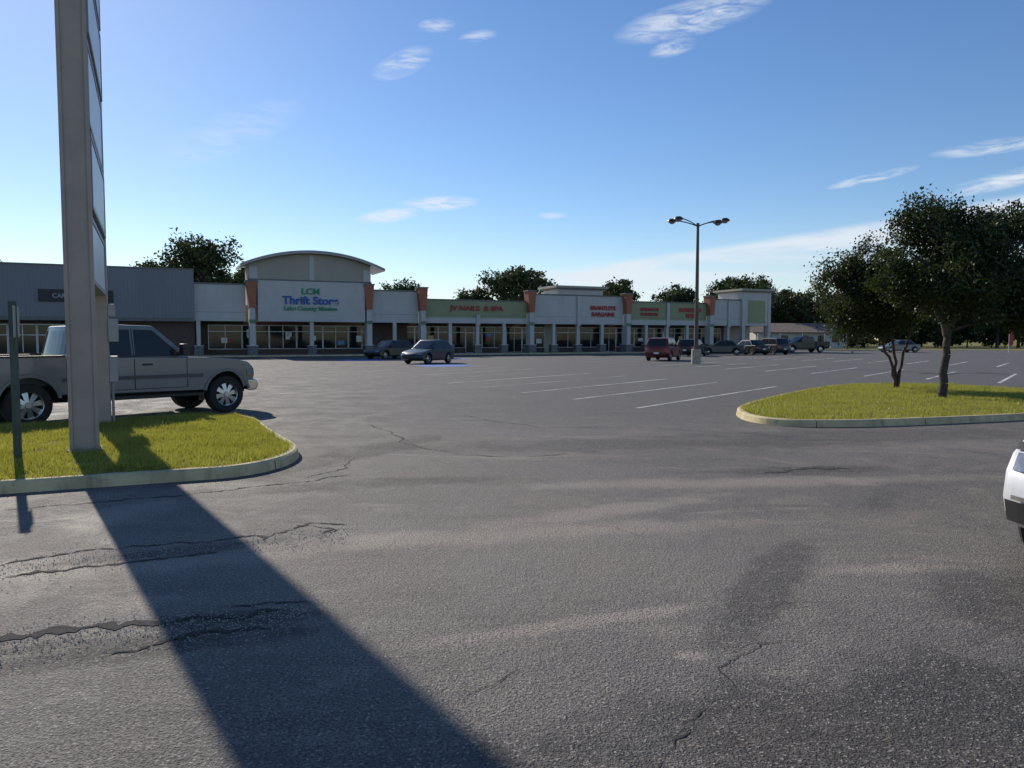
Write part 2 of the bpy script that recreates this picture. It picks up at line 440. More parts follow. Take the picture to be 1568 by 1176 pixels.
# ------------------------------------------------------------------ islands
def chaikin(P, it=3):
    P = [Vector(p) for p in P]
    for _ in range(it):
        Q = []
        for i in range(len(P)):
            a, b_ = P[i], P[(i+1) % len(P)]
            Q += [a.lerp(b_, .25), a.lerp(b_, .75)]
        P = Q
    return P
def inpoly(px, py, P):
    ins = np.zeros(len(px), bool); n = len(P)
    for i in range(n):
        x1, y1 = P[i]; x2, y2 = P[(i+1) % n]
        cnd = ((y1 > py) != (y2 > py)) & (px < (x2-x1)*(py-y1)/((y2-y1)+1e-12)+x1)
        ins ^= cnd
    return ins
def island(name, pts, nblades, it=3, bbox=None, hgt=(.03, .06)):
    P = chaikin(pts, it)
    area = sum(P[i].x*P[(i+1) % len(P)].y-P[(i+1) % len(P)].x*P[i].y for i in range(len(P)))
    if area < 0: P.reverse()
    n = len(P)
    def off(dist):
        Q = []
        for i in range(n):
            e = (P[(i+1) % n]-P[i-1]).normalized()
            Q.append(P[i]+Vector((-e.y, e.x))*dist)
        return Q
    In = off(.15); In0 = off(.02); In2 = off(.13)
    e = empty(name)
    kb = MB()
    vs = [(*p, 0) for p in P]+[(*p, .11) for p in In0]+[(*p, .13) for p in off(.045)]+[(*p, .13) for p in In2]+[(*p, .05) for p in In]
    fs = []
    for r_ in range(4):
        for i in range(n):
            j = (i+1) % n
            fs.append((r_*n+i, r_*n+j, (r_+1)*n+j, (r_+1)*n+i))
    kb.add(vs, fs, M['kerb'])
    acc = 0
    for i in range(n):
        L = (P[(i+1) % n]-P[i]).length; acc += L
        if acc > 2.4:
            acc = 0
            p = P[i]; e2 = (P[(i+1) % n]-P[i-1]).normalized(); nn2 = Vector((-e2.y, e2.x))
            a = p-nn2*.003; b_ = p+nn2*.14
            w_ = e2*.006
            kb.add([(*(a-w_), .0), (*(a+w_), .0), (*(a+w_+nn2*.02), .112), (*(a-w_+nn2*.02), .112)], [(0, 1, 2, 3)], M['dark'])
            kb.add([(*(a-w_+nn2*.045), .1325), (*(a+w_+nn2*.045), .1325), (*(b_+w_), .1325), (*(b_-w_), .1325)], [(0, 1, 2, 3)], M['dark'])
    kb.obj('kerb', e, smooth=True)
    so = MB()
    cx_ = sum((p for p in In), Vector((0, 0)))/n
    rings = [1, .9, .7, .4]; zs = [.105, .115, .12, .12]
    vs = []; fs = []
    for k, r_ in enumerate(rings):
        for p in In: vs.append((*(cx_+(p-cx_)*r_), zs[k]))
    for k in range(3):
        for i in range(n):
            j = (i+1) % n
            fs.append((k*n+i, k*n+j, (k+1)*n+j, (k+1)*n+i))
    vs.append((*cx_, .12)); c0 = len(vs)-1
    for i in range(n): fs.append((3*n+i, 3*n+(i+1) % n, c0))
    so.add(vs, fs, M['lawn']); so.obj('soil', e, smooth=True)
    xs = [p.x for p in In]; ys = [p.y for p in In]
    if bbox: x0, x1, y0, y1 = bbox
    else: x0, x1, y0, y1 = min(xs), max(xs), min(ys), max(ys)
    px = rng.uniform(x0, x1, nblades*3); py = rng.uniform(y0, y1, nblades*3)
    In3 = off(.1)
    k = inpoly(px, py, [(p.x, p.y) for p in In3]); px = px[k][:nblades]; py = py[k][:nblades]
    N = len(px)
    clump = np.array([noise.noise(Vector((a*1.3, b_*1.3, 3))) for a, b_ in zip(px, py)])
    dens = np.array([noise.noise(Vector((a*3.3, b_*3.3, 9))) for a, b_ in zip(px, py)])
    hh = rng.uniform(hgt[0], hgt[1], N)*(1+.6*clump)*(1+.45*dens)
    hh = hh*np.where(rng.uniform(0, 1, N) < .02, 1.8, 1.)
    keep = rng.uniform(0, 1, N) < np.clip(1.1+1.6*dens, .25, 1)
    an = rng.uniform(0, 6.283, N); wd = rng.uniform(.004, .010, N)
    lx = rng.normal(0, .035, N); ly = rng.normal(0, .035, N)
    z0 = np.full(N, .09)
    A = np.stack([px-wd*np.cos(an), py-wd*np.sin(an), z0], 1)
    B = np.stack([px+wd*np.cos(an), py+wd*np.sin(an), z0], 1)
    C = np.stack([px+lx, py+ly, z0+.04+hh], 1)
    V = np.stack([A, B, C], 1)[keep].reshape(-1, 3)
    bigmesh('grass', V, 3, M['grass'], e)
    return e
island('grass_island', [(-5.3, 7.75), (-3.9, 8.36), (-2.95, 8.8), (-2.75, 10.2), (-3.7, 11.9), (-5.4, 15.5), (-7.9, 13.7), (-10, 12.2), (-17, 8.6), (-15, 3.2)], 130000, bbox=(-10.5, -2.5, 7, 16))
island('grass_island', [(4.7, 16.2), (4.5, 14.3), (5.4, 13.5), (8.2, 14.2), (12, 15.6), (17, 17.9), (17.5, 20.3), (15.2, 22.2), (14.0, 25.4), (11.2, 25.4), (8, 21.5), (5.7, 18)], 100000)

# ------------------------------------------------------------------ pylon sign
ax = Vector((-.43, .903)); ang = math.atan2(ax.y, ax.x)
sg = empty('pylon_sign', (-5.68, 10.05, 0), ang)
p = MB(); p.box(-.14, .14, -.16, .16, .1, 9., M['post'])
p.box(-.165, -.141, -.172, -.125, .1, 9., M['post']); p.box(-.165, -.141, .125, .172, .1, 9., M['post'])
p.box(-.2, .2, -.21, .21, .1, .15, M['concrete'])
p.obj('front_post', sg, bevel=.01)
p = MB(); p.box(3.4, 3.68, -.16, .16, .1, 9., M['post']); p.obj('rear_post', sg, bevel=.01)
p = MB()
for z0, z1, th in [(2.35, 3.25, .15), (3.33, 4.35, .175), (4.43, 5.55, .165), (5.63, 6.7, .185), (6.8, 9.2, .19)]:
    p.box(.142, 3.398, -th+.03, th-.03, z0, z1, M['cab'])
    for sd in (-1, 1):
        y0 = sd*(th-.029); y1 = sd*(th-.012)
        p.box(.22, 3.32, min(y0, y1), max(y0, y1), z0+.07, z1-.07, M['white'])
        y1 = sd*th
        for (a, b_, c_, d_) in ((.142, .2, z0, z1), (3.34, 3.398, z0, z1), (.202, 3.338, z0, z0+.06), (.202, 3.338, z1-.06, z1)):
            p.box(a, b_, min(y0, y1), max(y0, y1), c_, d_, M['cab'])
p.obj('sign_cabinets', sg)
p = MB(); p.box(3.36, 3.7, -.31, -.163, 1.55, 1.95, M['cab']); p.box(3.4, 3.66, -.29, -.163, .85, 1.3, M['cab'])
p.box(3.4, 3.6, -.27, -.163, 2.0, 2.2, M['cab']); p.cyl((3.54, -.2, .1), (3.54, -.2, .85), .025, .025, 8, M['cab'])
p.obj('electrical_boxes', sg, bevel=.01)

sp_ = empty('street_sign', (-6.09, 9.3, 0), ang)
p = MB()
p.box(-.02, .02, -.03, .03, .1, 2.06, M['galv']); p.box(-.035, -.02, -.045, .045, .1, 2.06, M['galv'])
p.obj('post', sp_)
p = MB(); p.box(-.24, .24, -.034, -.031, 1.62, 2.0, M['frame']); p.obj('sign_plate', sp_)

# ------------------------------------------------------------------ lamp post
lp = empty('street_lamp', (11.75, 48.5, 0), R(12))
p = MB(); p.lathe([(0, 0), (.3, 0), (.3, .9), (.26, .95), (0, .95)], (0, 0, 0), 20, M['lampconc'], 'z'); p.obj('concrete_base', lp, smooth=True)
p = MB(); p.cyl((0, 0, .95), (0, 0, 8.75), .14, .085, 14, M['lamppole']); p.cyl((0, 0, .95), (0, 0, 1.02), .2, .2, 14, M['lamppole'])
p.cyl((0, 0, 8.65), (0, 0, 8.9), .1, .1, 12, M['bronze']); p.obj('pole', lp, smooth=True)
p = MB(); hd = MB()
for sx_, sy_ in ((-1, .35), (1, .35), (-1, -.45), (1, -.45)):
    pr = Vector((0, 0, 8.7))
    for k in range(1, 7):
        f = k/6; q = Vector((sx_*1.35*f, sy_*f*1.2, 8.7+.36*math.sin(f*1.5)))
        p.cyl(pr, q, .035, .035, 8, M['bronze'], cap=False); pr = q
    c_ = pr+Vector((sx_*.22, 0, 0))
    prof = [(0, .13), (.15, .12), (.27, .04), (.3, -.04), (.27, -.08), (.2, -.1), (.12, -.19), (0, -.22)]
    hd.lathe(prof[:5], c_, 16, M['bronze'], 'z'); hd.lathe(prof[4:], c_, 16, M['lamp_clear'], 'z')
p.obj('arms', lp, smooth=True); hd.obj('lamp_heads', lp, smooth=True)

# ------------------------------------------------------------------ building
def text(body, parent, x, y, z, size, m, ext=.03, bold=.012, sx=1.):
    cu = bpy.data.curves.new('lettering', 'FONT'); cu.body = body; cu.size = size
    cu.align_x = 'CENTER'; cu.align_y = 'CENTER'; cu.extrude = ext; cu.offset = bold
    cu.materials.append(m)
    o = bpy.data.objects.new('lettering', cu); link(o, parent)
    o.location = (x, y, z); o.rotation_euler = (R(90), 0, 0); o.scale = (sx, 1, 1)
    return o
bd = empty('strip_mall_building', (-26.6, 68, 0), math.atan2(.418, .908))
W, S, T = M['white_wall'], M['sage'], M['terra']
b1 = MB()
b1.box(-34, 64.4, 3.2, 22, .0, 4.6, M['beige']); b1.box(-34, 64.4, 3.0, 22.0, 4.602, 4.75, M['roof'])
b1.obj('main_block', bd)
fa = MB()
secs = [(-1.6, 2.7, 6.45, W), (14.3, 19.0, 6.25, W), (19.6, 31.0, 5.48, S), (31.6, 43.1, 6.28, W), (43.7, 54.8, 5.75, S), (55.4, 60.0, 6.25, W)]
for a, b_, h_, m_ in secs:
    fa.box(a, b_, 0, .3, 3.2, h_, m_)
    fa.box(a-.0, b_+.0, -.06, .36, h_+.001, h_+.14, M['coping'])
    if m_ is S:
        fa.box(a, b_, -.05, -.001, 3.2, 3.75, W)
    fa.box(a, b_, .301, 2.999, 3.2, 3.35, W)
for t_ in (37.3, 49.2, 25.4, 58.2):
    hh = {37.3: 6.3, 49.2: 5.75, 25.4: 4.1, 58.2: 6.2}[t_]
    fa.box(t_-.2, t_+.2, -.18, -.055, 3.0, hh-.02, W)
for a, b_, h_, m_ in secs:
    fa.box(a, b_, -.012, -.001, 3.98, 4.01, M['coping'])
fa.obj('fascia', bd)
tw = MB()
tw.box(3.7, 13.5, -.6, .2, 3.2, 6.9, W)
tw.box(2.9, 14.2, -.5, .3, 6.9, 7.05, M['coping'])
def arcz(t_, z0=8.05, rise=1.42, a=2.2, b_=15.3):
    c_ = (a+b_)/2; h_ = (b_-a)/2
    Rr = (h_*h_+rise*rise)/(2*rise)
    return z0+rise-Rr+math.sqrt(Rr*Rr-(t_-c_)**2)
N_ = 28
poly = [(3.0, 7.05)]+[(14.1, 7.05)]+[(14.1+(3.0-14.1)*i/N_, arcz(14.1+(3.0-14.1)*i/N_)-.02) for i in range(N_+1)]
tw.prism(poly, 'y', -.45, 3.0, M['beige'])
tw.box(8.35, 8.75, -.5, -.452, 7.05, 9.35, W); tw.box(3.0, 3.7, -.52, -.452, 7.05, 8.15, W); tw.box(13.4, 14.1, -.52, -.452, 7.05, 8.15, W)
tw.obj('arched_tower', bd)
ar = MB()
top = [(2.2+13.1*i/40, arcz(2.2+13.1*i/40)) for i in range(41)]
poly = top+[(x, z+.2) for x, z in reversed(top)]
ar.prism(poly, 'y', -1.3, 3.4, M['frame'])
ar.prism([(x, z+.06) for x, z in top]+[(x, z+.24) for x, z in reversed(top)], 'y', -1.38, -1.301, M['cab'])
ar.obj('arched_roof', bd)
tw = MB()
tw.box(3.0, 14.1, .2, 3.0, 4.75, 7.04, W)
tw.obj('tower_back', bd)
bx = MB()
for a, b_, z0, z1, y0, y1 in ((34.9, 40.6, 4.75, 7.0, .31, 3.8), (60.0, 64.5, 3.2, 7.3, -.3, 4.2)):
    bx.box(a, b_, y0, y1, z0, z1, W if a < 50 else W)
    bx.box(a-.25, b_+.25, y0-.25, y1+.25, z1+.001, z1+.14, M['coping'])
    bx.box(a-.45, b_+.45, y0-.45, y1+.45, z1+.142, z1+.38, M['beige'])
bx.box(60.9, 63.6, -.33, -.302, 3.5, 6.3, S)
bx.box(60.0, 60.45, -.36, -.302, 0, 7.25, W); bx.box(64.05, 64.5, -.36, -.302, 0, 7.25, W)
bx.obj('parapet_boxes', bd)
pr = MB()
for i, t_ in enumerate((3.2, 13.9, 19.3, 31.3, 43.4, 55.1)):
    z1 = 6.75 if i < 2 else 6.6; y0 = -.75
    poly = [(t_-.28, 4.4), (t_+.28, 4.4), (t_+.48, z1), (t_-.48, z1)]
    pr.prism(poly, 'y', y0, .35, T)
    pr.box(t_-.54, t_+.54, y0-.06, .4, z1+.001, z1+.12, M['coping'])
    pr.box(t_-.25, t_+.25, y0+.05, .3, .95, 4.398, W)
    pr.box(t_-.28, t_+.28, y0+.02, y0+.048, 3.0, 3.35, M['greenpaint'])
    pr.box(t_-.42, t_+.42, y0-.1, .45, .13, .95, M['stonebase'])
    pr.box(t_-.46, t_+.46, y0-.14, .49, .951, 1.02, W)
for t_ in (-1.3, 8.5, 16.6, 22.4, 25.4, 28.4, 34.3, 37.3, 40.4, 46.3, 49.2, 52.1, 58.2, 60.3, 64.2):
    y0 = -.45 if 3 < t_ < 13 else 0.02
    pr.box(t_-.17, t_+.17, y0, y0+.34, .95, 3.199, W)
    pr.box(t_-.38, t_+.38, y0-.15, y0+.5, .13, .95, M['stonebase'])
    pr.box(t_-.41, t_+.41, y0-.18, y0+.53, .951, 1.01, W)
pr.obj('columns', bd)
sf = MB(); rr = random.Random(5)
sf.box(-1.6, 60, 3.0, 3.19, .13, 3.199, M['brick'])
t_ = -1.4
gl = MB()
while t_ < 59:
    kind = rr.choice(['w', 'w', 'w', 'd', 's', 'w'])
    L = {'w': rr.uniform(2.2, 3.4), 'd': 1.9, 's': rr.uniform(.7, 1.6)}[kind]
    a, b_ = t_+.04, min(t_+L, 59.5)-.04
    if kind == 's':
        if rr.random() < .4: sf.box(a, b_, 2.93, 2.998, .13, 3.198, M['beige'])
    else:
        zb = .14 if kind == 'd' else .65
        gl.box(a+.05, b_-.05, 2.95, 2.97, zb+.05, 2.85, M['glass'])
        n_ = 2 if kind == 'd' else max(2, int(L/1.1))
        for k in range(n_+1):
            x = a+(b_-a)*k/n_
            sf.box(x-.03, x+.03, 2.9, 2.948, zb, 2.9, M['frame'])
        for z in ((zb, 2.25, 2.88) if kind == 'd' else (zb, 2.3, 2.88)):
            sf.box(a, b_, 2.895, 2.946, z-.03, z+.03, M['frame'])
        if kind == 'w':
            for _ in range(rr.choice([0, 1, 1, 2, 2])):
                x = rr.uniform(a+.2, b_-.8); z = rr.uniform(1., 1.9); ww = rr.uniform(.3, .75)
                gl.box(x, x+ww, 2.935, 2.944, z, z+rr.uniform(.25, .7), rr.choice([M['white'], M['white'], M['red'], M['poster1'], M['poster2']]))
    t_ += L
sf.obj('storefront_frames', bd); gl.obj('storefront_glass', bd)
bk = MB(); bk.box(14.6, 18.6, 2.6, 2.89, .13, 3.19, M['brick']); bk.obj('brick_panel', bd)
an_ = MB()
an_.box(-34, -1.62, -.5, 3.1, 3.3, 7.6, M['siding']); an_.box(-34, -1.6, -.56, 3.15, 7.601, 7.72, M['coping'])
an_.box(-34, -1.62, -.62, -.502, 3.12, 3.42, M['coping'])
an_.box(-34, -1.62, 3.1, 22, 4.76, 7.4, M['siding'])
an_.box(-7.6, -1.62, .3, 3.0, .13, 3.29, M['brick'])
an_.box(-34, -12.6+.6, 1.2, 3.0, .13, 3.29, M['brick'])
an_.box(-12.0, -7.6, 2.5, 3.0, .13, 3.29, M['brick'])
for k in range(9):
    a = -30+k*2.05
    an_.box(a, a+1.9, 1.12, 1.18, .5, 2.75, M['glass'])
    an_.box(a-.06, a+.0, 1.06, 1.17, .4, 2.85, M['white']); an_.box(a+1.9, a+1.96, 1.06, 1.17, .4, 2.85, M['white'])
    an_.box(a+.95-.03, a+.95+.03, 1.08, 1.119, .5, 2.75, M['white'])
    an_.box(a, a+1.9, 1.08, 1.19, 2.75, 2.85, M['white']); an_.box(a, a+1.9, 1.08, 1.119, 1.9, 1.96, M['white'])
an_.obj('metal_clad_anchor_store', bd)
sn = MB(); sn.box(-13.3, -7.9, -.64, -.52, 4.65, 5.65, M['black']); sn.obj('dark_sign_panel', bd)
text('CARPETS & TILE', bd, -10.6, -.66, 5.12, .48, M['cab'])
text('LCM', bd, 8.4, -.66, 5.98, .78, M['green'], bold=.02, sx=1.1)
text('Thrift Store', bd, 8.4, -.66, 5.12, 1.02, M['blue'], bold=.03, sx=1.05)
text('Lake County Mission', bd, 8.4, -.66, 4.4, .52, M['green'], bold=.015, sx=1.1)
text('JV NAILS  & SPA', bd, 25.3, -.1, 4.72, .68, M['red'], bold=.02, sx=1.25)
text('BRANTLEYS', bd, 40.4, -.1, 5.0, .62, M['red'], bold=.02)
text('BARGAINS', bd, 40.4, -.1, 4.3, .62, M['red'], bold=.02)
text('APPLIANCES', bd, 46.6, -.1, 4.95, .46, M['red'], bold=.015)
text('FURNITURE', bd, 46.6, -.1, 4.4, .46, M['red'], bold=.015)
text('DOUBLE D', bd, 52.4, -.1, 4.95, .64, M['red'], bold=.03)
text('PIZZA', bd, 52.6, -.1, 4.3, .58, M['red'], bold=.03)
sw = MB(); sw.box(-34, 66, -1.6, 3.19, 0, .13, M['concrete']); sw.box(-34, 66, -1.75, -1.601, 0, .128, M['kerb']); sw.obj('sidewalk', bd, bevel=.01)
rt = MB()
for x, y in ((28, 9), (47, 12), (22, 14)):
    rt.box(x, x+1.8, y, y+1.5, 4.76, 5.7, M['frame']); rt.box(x+.2, x+1.6, y+.2, y+1.3, 5.7, 5.8, M['coping'])
rt.obj('rooftop_units', bd)

hs = empty('ranch_house', (50, 132, 0), R(6))
h_ = MB(); h_.box(-8, 8, 0, 9, -.01, 2.7, M['white_wall']); h_.obj('walls', hs)
h_ = MB(); h_.prism([(-.9, 2.62), (4.5, 4.2), (9.9, 2.62), (9.9, 2.75), (4.5, 4.4), (-.9, 2.75)], 'x', -9, 9, M['houseroof']); h_.obj('roof', hs)
h_ = MB()
for x in (-6.5, -3.5, .2, 3.2, 5.8): h_.box(x, x+1.3, -.05, -.01, 1, 2.2, M['glass'])
for x in range(-8, 9, 4): h_.box(x-.07, x+.07, -.8, -.66, 0, 2.62, M['white'])
h_.obj('windows_and_porch_posts', hs)
up = empty('utility_pole', (52, 118, 0))
h_ = MB(); h_.cyl((0, 0, 0), (0, 0, 6.5), .15, .11, 8, M['wood']); h_.box(-.9, .9, -.06, .06, 5.9, 6.02, M['wood']); h_.obj('pole_and_crossarm', up)
ff = empty('feather_flag', (58.8, 90, 0))
h_ = MB(); h_.cyl((0, 0, 0), (0, 0, 2.6), .03, .02, 6, M['white']); h_.obj('pole', ff)
h_ = MB(); h_.prism([(.03, .7), (.5, .9), (.62, 1.8), (.45, 2.4), (.03, 2.6)], 'y', -.01, .01, M['red']); h_.obj('flag', ff)

# ------------------------------------------------------------------ trees
def tube(mb, pts, r0, r1, n, m):
    for i in range(len(pts)-1):
        a = r0+(r1-r0)*i/(len(pts)-1); b_ = r0+(r1-r0)*(i+1)/(len(pts)-1)
        mb.cyl(pts[i], pts[i+1], a, b_, n, m, cap=False)
def leaves(C, rad, per, size, gen, flat=.75):
    N = len(C)*per
    c_ = np.repeat(C, per, 0)
    rr_ = np.repeat(rad, per)
    P = c_+gen.normal(0, .5, (N, 3))*rr_[:, None]*np.array([1, 1, flat])
    a = gen.normal(0, 1, (N, 3)); a /= np.linalg.norm(a, axis=1)[:, None]
    b_ = gen.normal(0, 1, (N, 3)); b_ -= a*(a*b_).sum(1)[:, None]; b_ /= np.linalg.norm(b_, axis=1)[:, None]
    s_ = gen.uniform(.6, 1.3, N)[:, None]*size
    V = np.stack([P-a*s_*.5, P+b_*s_*.27, P+a*s_*.5, P-b_*s_*.27], 1)
    return V.reshape(-1, 3)
def sample_crown(ells, n, gen, thr=-.08, ns=.9, seed=0):
    out = []; wts = np.array([e[1][0]*e[1][1]*e[1][2] for e in ells]); wts = wts/wts.sum()
    while len(out) < n:
        e = ells[gen.choice(len(ells), p=wts)]
        v = gen.normal(0, 1, 3); v /= np.linalg.norm(v)
        r_ = gen.uniform(0, 1)**.45
        p = np.array(e[0])+v*r_*np.array(e[1])
        if noise.noise(Vector(p*ns)+Vector((seed, seed, seed))) < thr: continue
        out.append(p)
    return np.array(out)
def tree(name, base, rz, stems, ells, nclump, per, leaf, crad, r0, bark, lm, seed, nlimb=12, thr=-.08, ns=.9):
    gen = np.random.default_rng(seed)
    e = empty(name, base, rz)
    C = sample_crown(ells, nclump, gen, thr, ns, seed)
    mb = MB(); nodes = []
    for st in stems:
        P = [Vector(p) for p in st]
        Q = []
        for i in range(len(P)-1):
            for k in range(4):
                q = P[i].lerp(P[i+1], k/4)
                if i+k > 0: q += Vector(gen.normal(0, .02, 3))
                Q.append(q)
        Q.append(P[-1])
        tube(mb, Q, r0, r0*.45, 10, bark)
        nodes += [(q, r0*.5) for q in Q[len(Q)//2:]]
    idx = [int(gen.integers(nclump))]
    for _ in range(nlimb-1):
        dm = np.min(np.linalg.norm(C[:, None]-C[idx][None], axis=2), axis=1); idx.append(int(dm.argmax()))
    stemnodes = list(nodes)
    for i in idx:
        tip = Vector(C[i])*.92+Vector((0, 0, .02))
        nd = min(stemnodes, key=lambda q: (q[0]-tip).length+max(0, q[0].z-tip.z)*2)
        L = (tip-nd[0]).length; mid_ = (nd[0]+tip)/2+Vector((0, 0, .12*L))+Vector(gen.normal(0, .08*L, 3))
        P = [nd[0]*(1-f)**2+mid_*2*f*(1-f)+tip*f*f for f in [k/7 for k in range(8)]]
        tube(mb, P, r0*.42, r0*.1, 7, bark)
        nodes += [(q, .02) for q in P[2:]]
    npos = np.array([tuple(q[0]) for q in nodes])
    for c_ in C[::2]:
        k = int(np.linalg.norm(npos-c_, axis=1).argmin())
        a = Vector(npos[k]); b_ = Vector(c_); mid_ = (a+b_)/2+Vector(gen.normal(0, .06, 3))
        tube(mb, [a, mid_, b_], r0*.11, r0*.04, 4, bark)
    mb.obj('trunk_and_limbs', e, smooth=True)
    rad = gen.uniform(.6, 1.3, nclump)*crad
    bigmesh('foliage', leaves(C, rad, per, leaf, gen), 4, lm, e)
    return e
tree('oak_tree', (10.86, 19.1, .1), 0,
     [[(0, 0, -.1), (.02, 0, .9), (.1, .05, 1.7), (.25, .1, 2.5), (.5, .1, 3.6)], [(.08, .03, 1.6), (-.2, 0, 2.3), (-.45, 0, 3.3)], [(.12, .05, 1.8), (.7, .1, 2.5), (1.3, .1, 3.2)]],
     [((.45, 0, 3.2), (1.8, 1.7, 1.3)), ((-.55, 0, 4.25), (.85, .8, .8)), ((.75, .1, 4.4), (.95, .9, .8)), ((1.9, .2, 3.2), (1.45, 1.3, 1.35)), ((1.6, 0, 4.1), (.95, .8, .8)), ((-1.0, .1, 3.1), (.85, .8, .75)), ((2.6, .3, 2.8), (1.4, 1.2, 1.3))],
     1400, 62, .088, .31, .11, M['bark'], M['leaf'], 11, 16, -.14)
tree('crepe_myrtle_tree', (11.55, 22.8, .1), 0,
     [[(0, 0, -.05), (-.12, 0, .6), (-.4, .05, 1.3), (-.8, .1, 2.3)], [(.03, 0, 0), (.15, .05, .7), (.35, 0, 1.5), (.4, 0, 2.6)], [(0, .05, 0), (-.02, .1, .8), (-.1, .1, 1.6), (-.2, .2, 2.8)]],
     [((-.75, 0, 2.8), (1.7, 1.3, 1.15)), ((-.4, 0, 3.75), (1.25, 1., .85)), ((-1.7, 0, 3.25), (.85, .8, .85)), ((.4, 0, 2.4), (.85, .9, .75)), ((-1.0, 0, 1.9), (1.1, .9, .5))],
     860, 48, .088, .28, .055, M['bark2'], M['leaf2'], 23, 14, -.12)

def fartree(name, x, y, h_, w_, seed, leaf=.5, per=36, n=240):
    gen = np.random.default_rng(seed)
    ells = [((0, 0, h_*.66), (w_*.46, w_*.42, h_*.26))]
    for k in range(7):
        a = gen.uniform(0, 6.28); r_ = w_*gen.uniform(.2, .4)
        ells.append(((r_*math.cos(a), r_*math.sin(a), h_*gen.uniform(.6, .86)), (w_*.2, w_*.2, h_*.13)))
    ells.append(((w_*.05, 0, h_*.86), (w_*.25, w_*.25, h_*.12)))
    tree(name, (x, y, 0), 0, [[(0, 0, 0), (.2, 0, h_*.25), (.1, .2, h_*.6)], [(.2, 0, h_*.2), (w_*.2, 0, h_*.6)], [(.1, 0, h_*.2), (-w_*.2, 0, h_*.6)]],
         ells, n, per, leaf, h_*.075, h_*.022, M['bark'], M['leaf_far'], seed, 10, -.12, 2.4/w_)
fartree('oak_tree', -46.5, 110, 16.6, 14, 31, n=330)
fartree('oak_tree', -54, 116, 13.2, 9, 39, n=180)
fartree('oak_tree', -38.0, 112, 13, 10, 32, n=220)
fartree('oak_tree', -82, 122, 14.6, 12, 33)
fartree('oak_tree', -18, 124, 11.4, 6.5, 34, n=140)
fartree('oak_tree', 1.5, 122, 13.2, 12, 35, n=300)
fartree('oak_tree', -6, 126, 10.2, 8, 45, n=160)
fartree('oak_tree', 17.5, 126, 11.6, 8, 36, n=180)
fartree('oak_tree', 27, 126, 11, 9, 37, n=200)
fartree('oak_tree', 37.5, 124, 12.6, 12, 38, n=300)

gen = np.random.default_rng(99)
Vs = []; tk = MB()
def mass(x, y, h_, w_, n=90, leaf=.6, lo=.12):
    ells = [((x, y, h_*(.5+lo*.5)), (w_*.5, w_*.45, h_*(.48-lo*.5)))]
    for k in range(4):
        a = gen.uniform(0, 6.28); r_ = w_*.35
        ells.append(((x+r_*math.cos(a), y+r_*math.sin(a), h_*gen.uniform(.45, .85)), (w_*.25, w_*.25, h_*.15)))
    C = sample_crown(ells, n, gen, -.3, .35, x*.1)
    Vs.append(leaves(C, gen.uniform(.6, 1.3, n)*h_*.09, 32, leaf, gen))
    tk.cyl((x, y, 0), (x+.2, y, h_*.6), h_*.025, h_*.015, 6, M['bark'], cap=False)
for k in range(26):
    x = 44+k*4.4+gen.uniform(-1.2, 1.2)
    mass(x, 148+gen.uniform(-4, 8)-k*.5, gen.uniform(10.5, 13.)+(1.5 if k in (4, 5, 9, 10) else 0), gen.uniform(8, 12), 140, .6, .05)
for k in range(16):
    mass(50+k*7.5+gen.uniform(-2, 2), 172+gen.uniform(-4, 8), gen.uniform(9, 13), 13, 120, .8, .0)
for k in range(16):
    mass(-110+k*10+gen.uniform(-2, 2), 150+gen.uniform(-6, 8), gen.uniform(6.5, 8.5), 11, 60, .6)
for k in range(30):
    mass(62+k*3.5, 143+gen.uniform(-2, 2), gen.uniform(3, 6), 6.5, 70, .5, 0)
mo = empty('distant_tree_line')
bigmesh('foliage', np.concatenate(Vs), 4, M['leaf_far'], mo)
tk.obj('trunks', mo)

# ------------------------------------------------------------------ vehicles
def wheel(mb, x, side, w, r_, wd, z=None, detail=True):
    y = side*(w-wd*.5-.02); z = z or r_
    s_ = side; hw = wd/2
    prof = [(r_*.62, -hw), (r_*.93, -hw), (r_, -hw*.75), (r_, hw*.75), (r_*.93, hw), (r_*.64, hw*1.0), (r_*.62, hw*.8)]
    mb.lathe([(a, b_*1) for a, b_ in prof], (x, y, z), 32, M['rubber'])
    f = y+s_*hw*.55
    mb.lathe([(r_*.66, s_*hw*.98), (r_*.6, s_*hw*.9), (r_*.57, s_*hw*.3)], (x, y, z), 32, M['alloy'])
    mb.cyl((x, f-s_*.05, z), (x, f-s_*.04, z), r_*.6, r_*.6, 24, M['dark'])
    mb.cyl((x, f-s_*.03, z), (x, f+s_*.045, z), r_*.2, r_*.13, 14, M['alloy'])
    ns_ = 8 if detail else 5
    for k in range(ns_):
        a = 2*math.pi*k/ns_+.2
        c_, sn_ = math.cos(a), math.sin(a)
        w1, w2 = r_*.075, r_*.13
        pts = []
        for rad, ww, yy in ((r_*.12, w1, .025), (r_*.6, w2, .005)):
            for q in (-1, 1):
                pts.append((x+rad*c_-q*ww*sn_, f+s_*yy, z+rad*sn_+q*ww*c_))
        pts2 = [(p_[0], p_[1]-s_*.03, p_[2]) for p_ in pts]
        mb.add(pts+pts2, [(0, 1, 3, 2), (4, 6, 7, 5), (0, 4, 5, 1), (2, 3, 7, 6), (0, 2, 6, 4), (1, 5, 7, 3)], M['alloy'])

def arch(cx_, cz, r_, n=10, bot=.0):
    a0 = math.asin(max(-1, (bot-cz)/r_))
    return [(cx_+r_*math.cos(a0+(math.pi-2*a0)*i/n), cz+r_*math.sin(a0+(math.pi-2*a0)*i/n)) for i in range(n+1)]

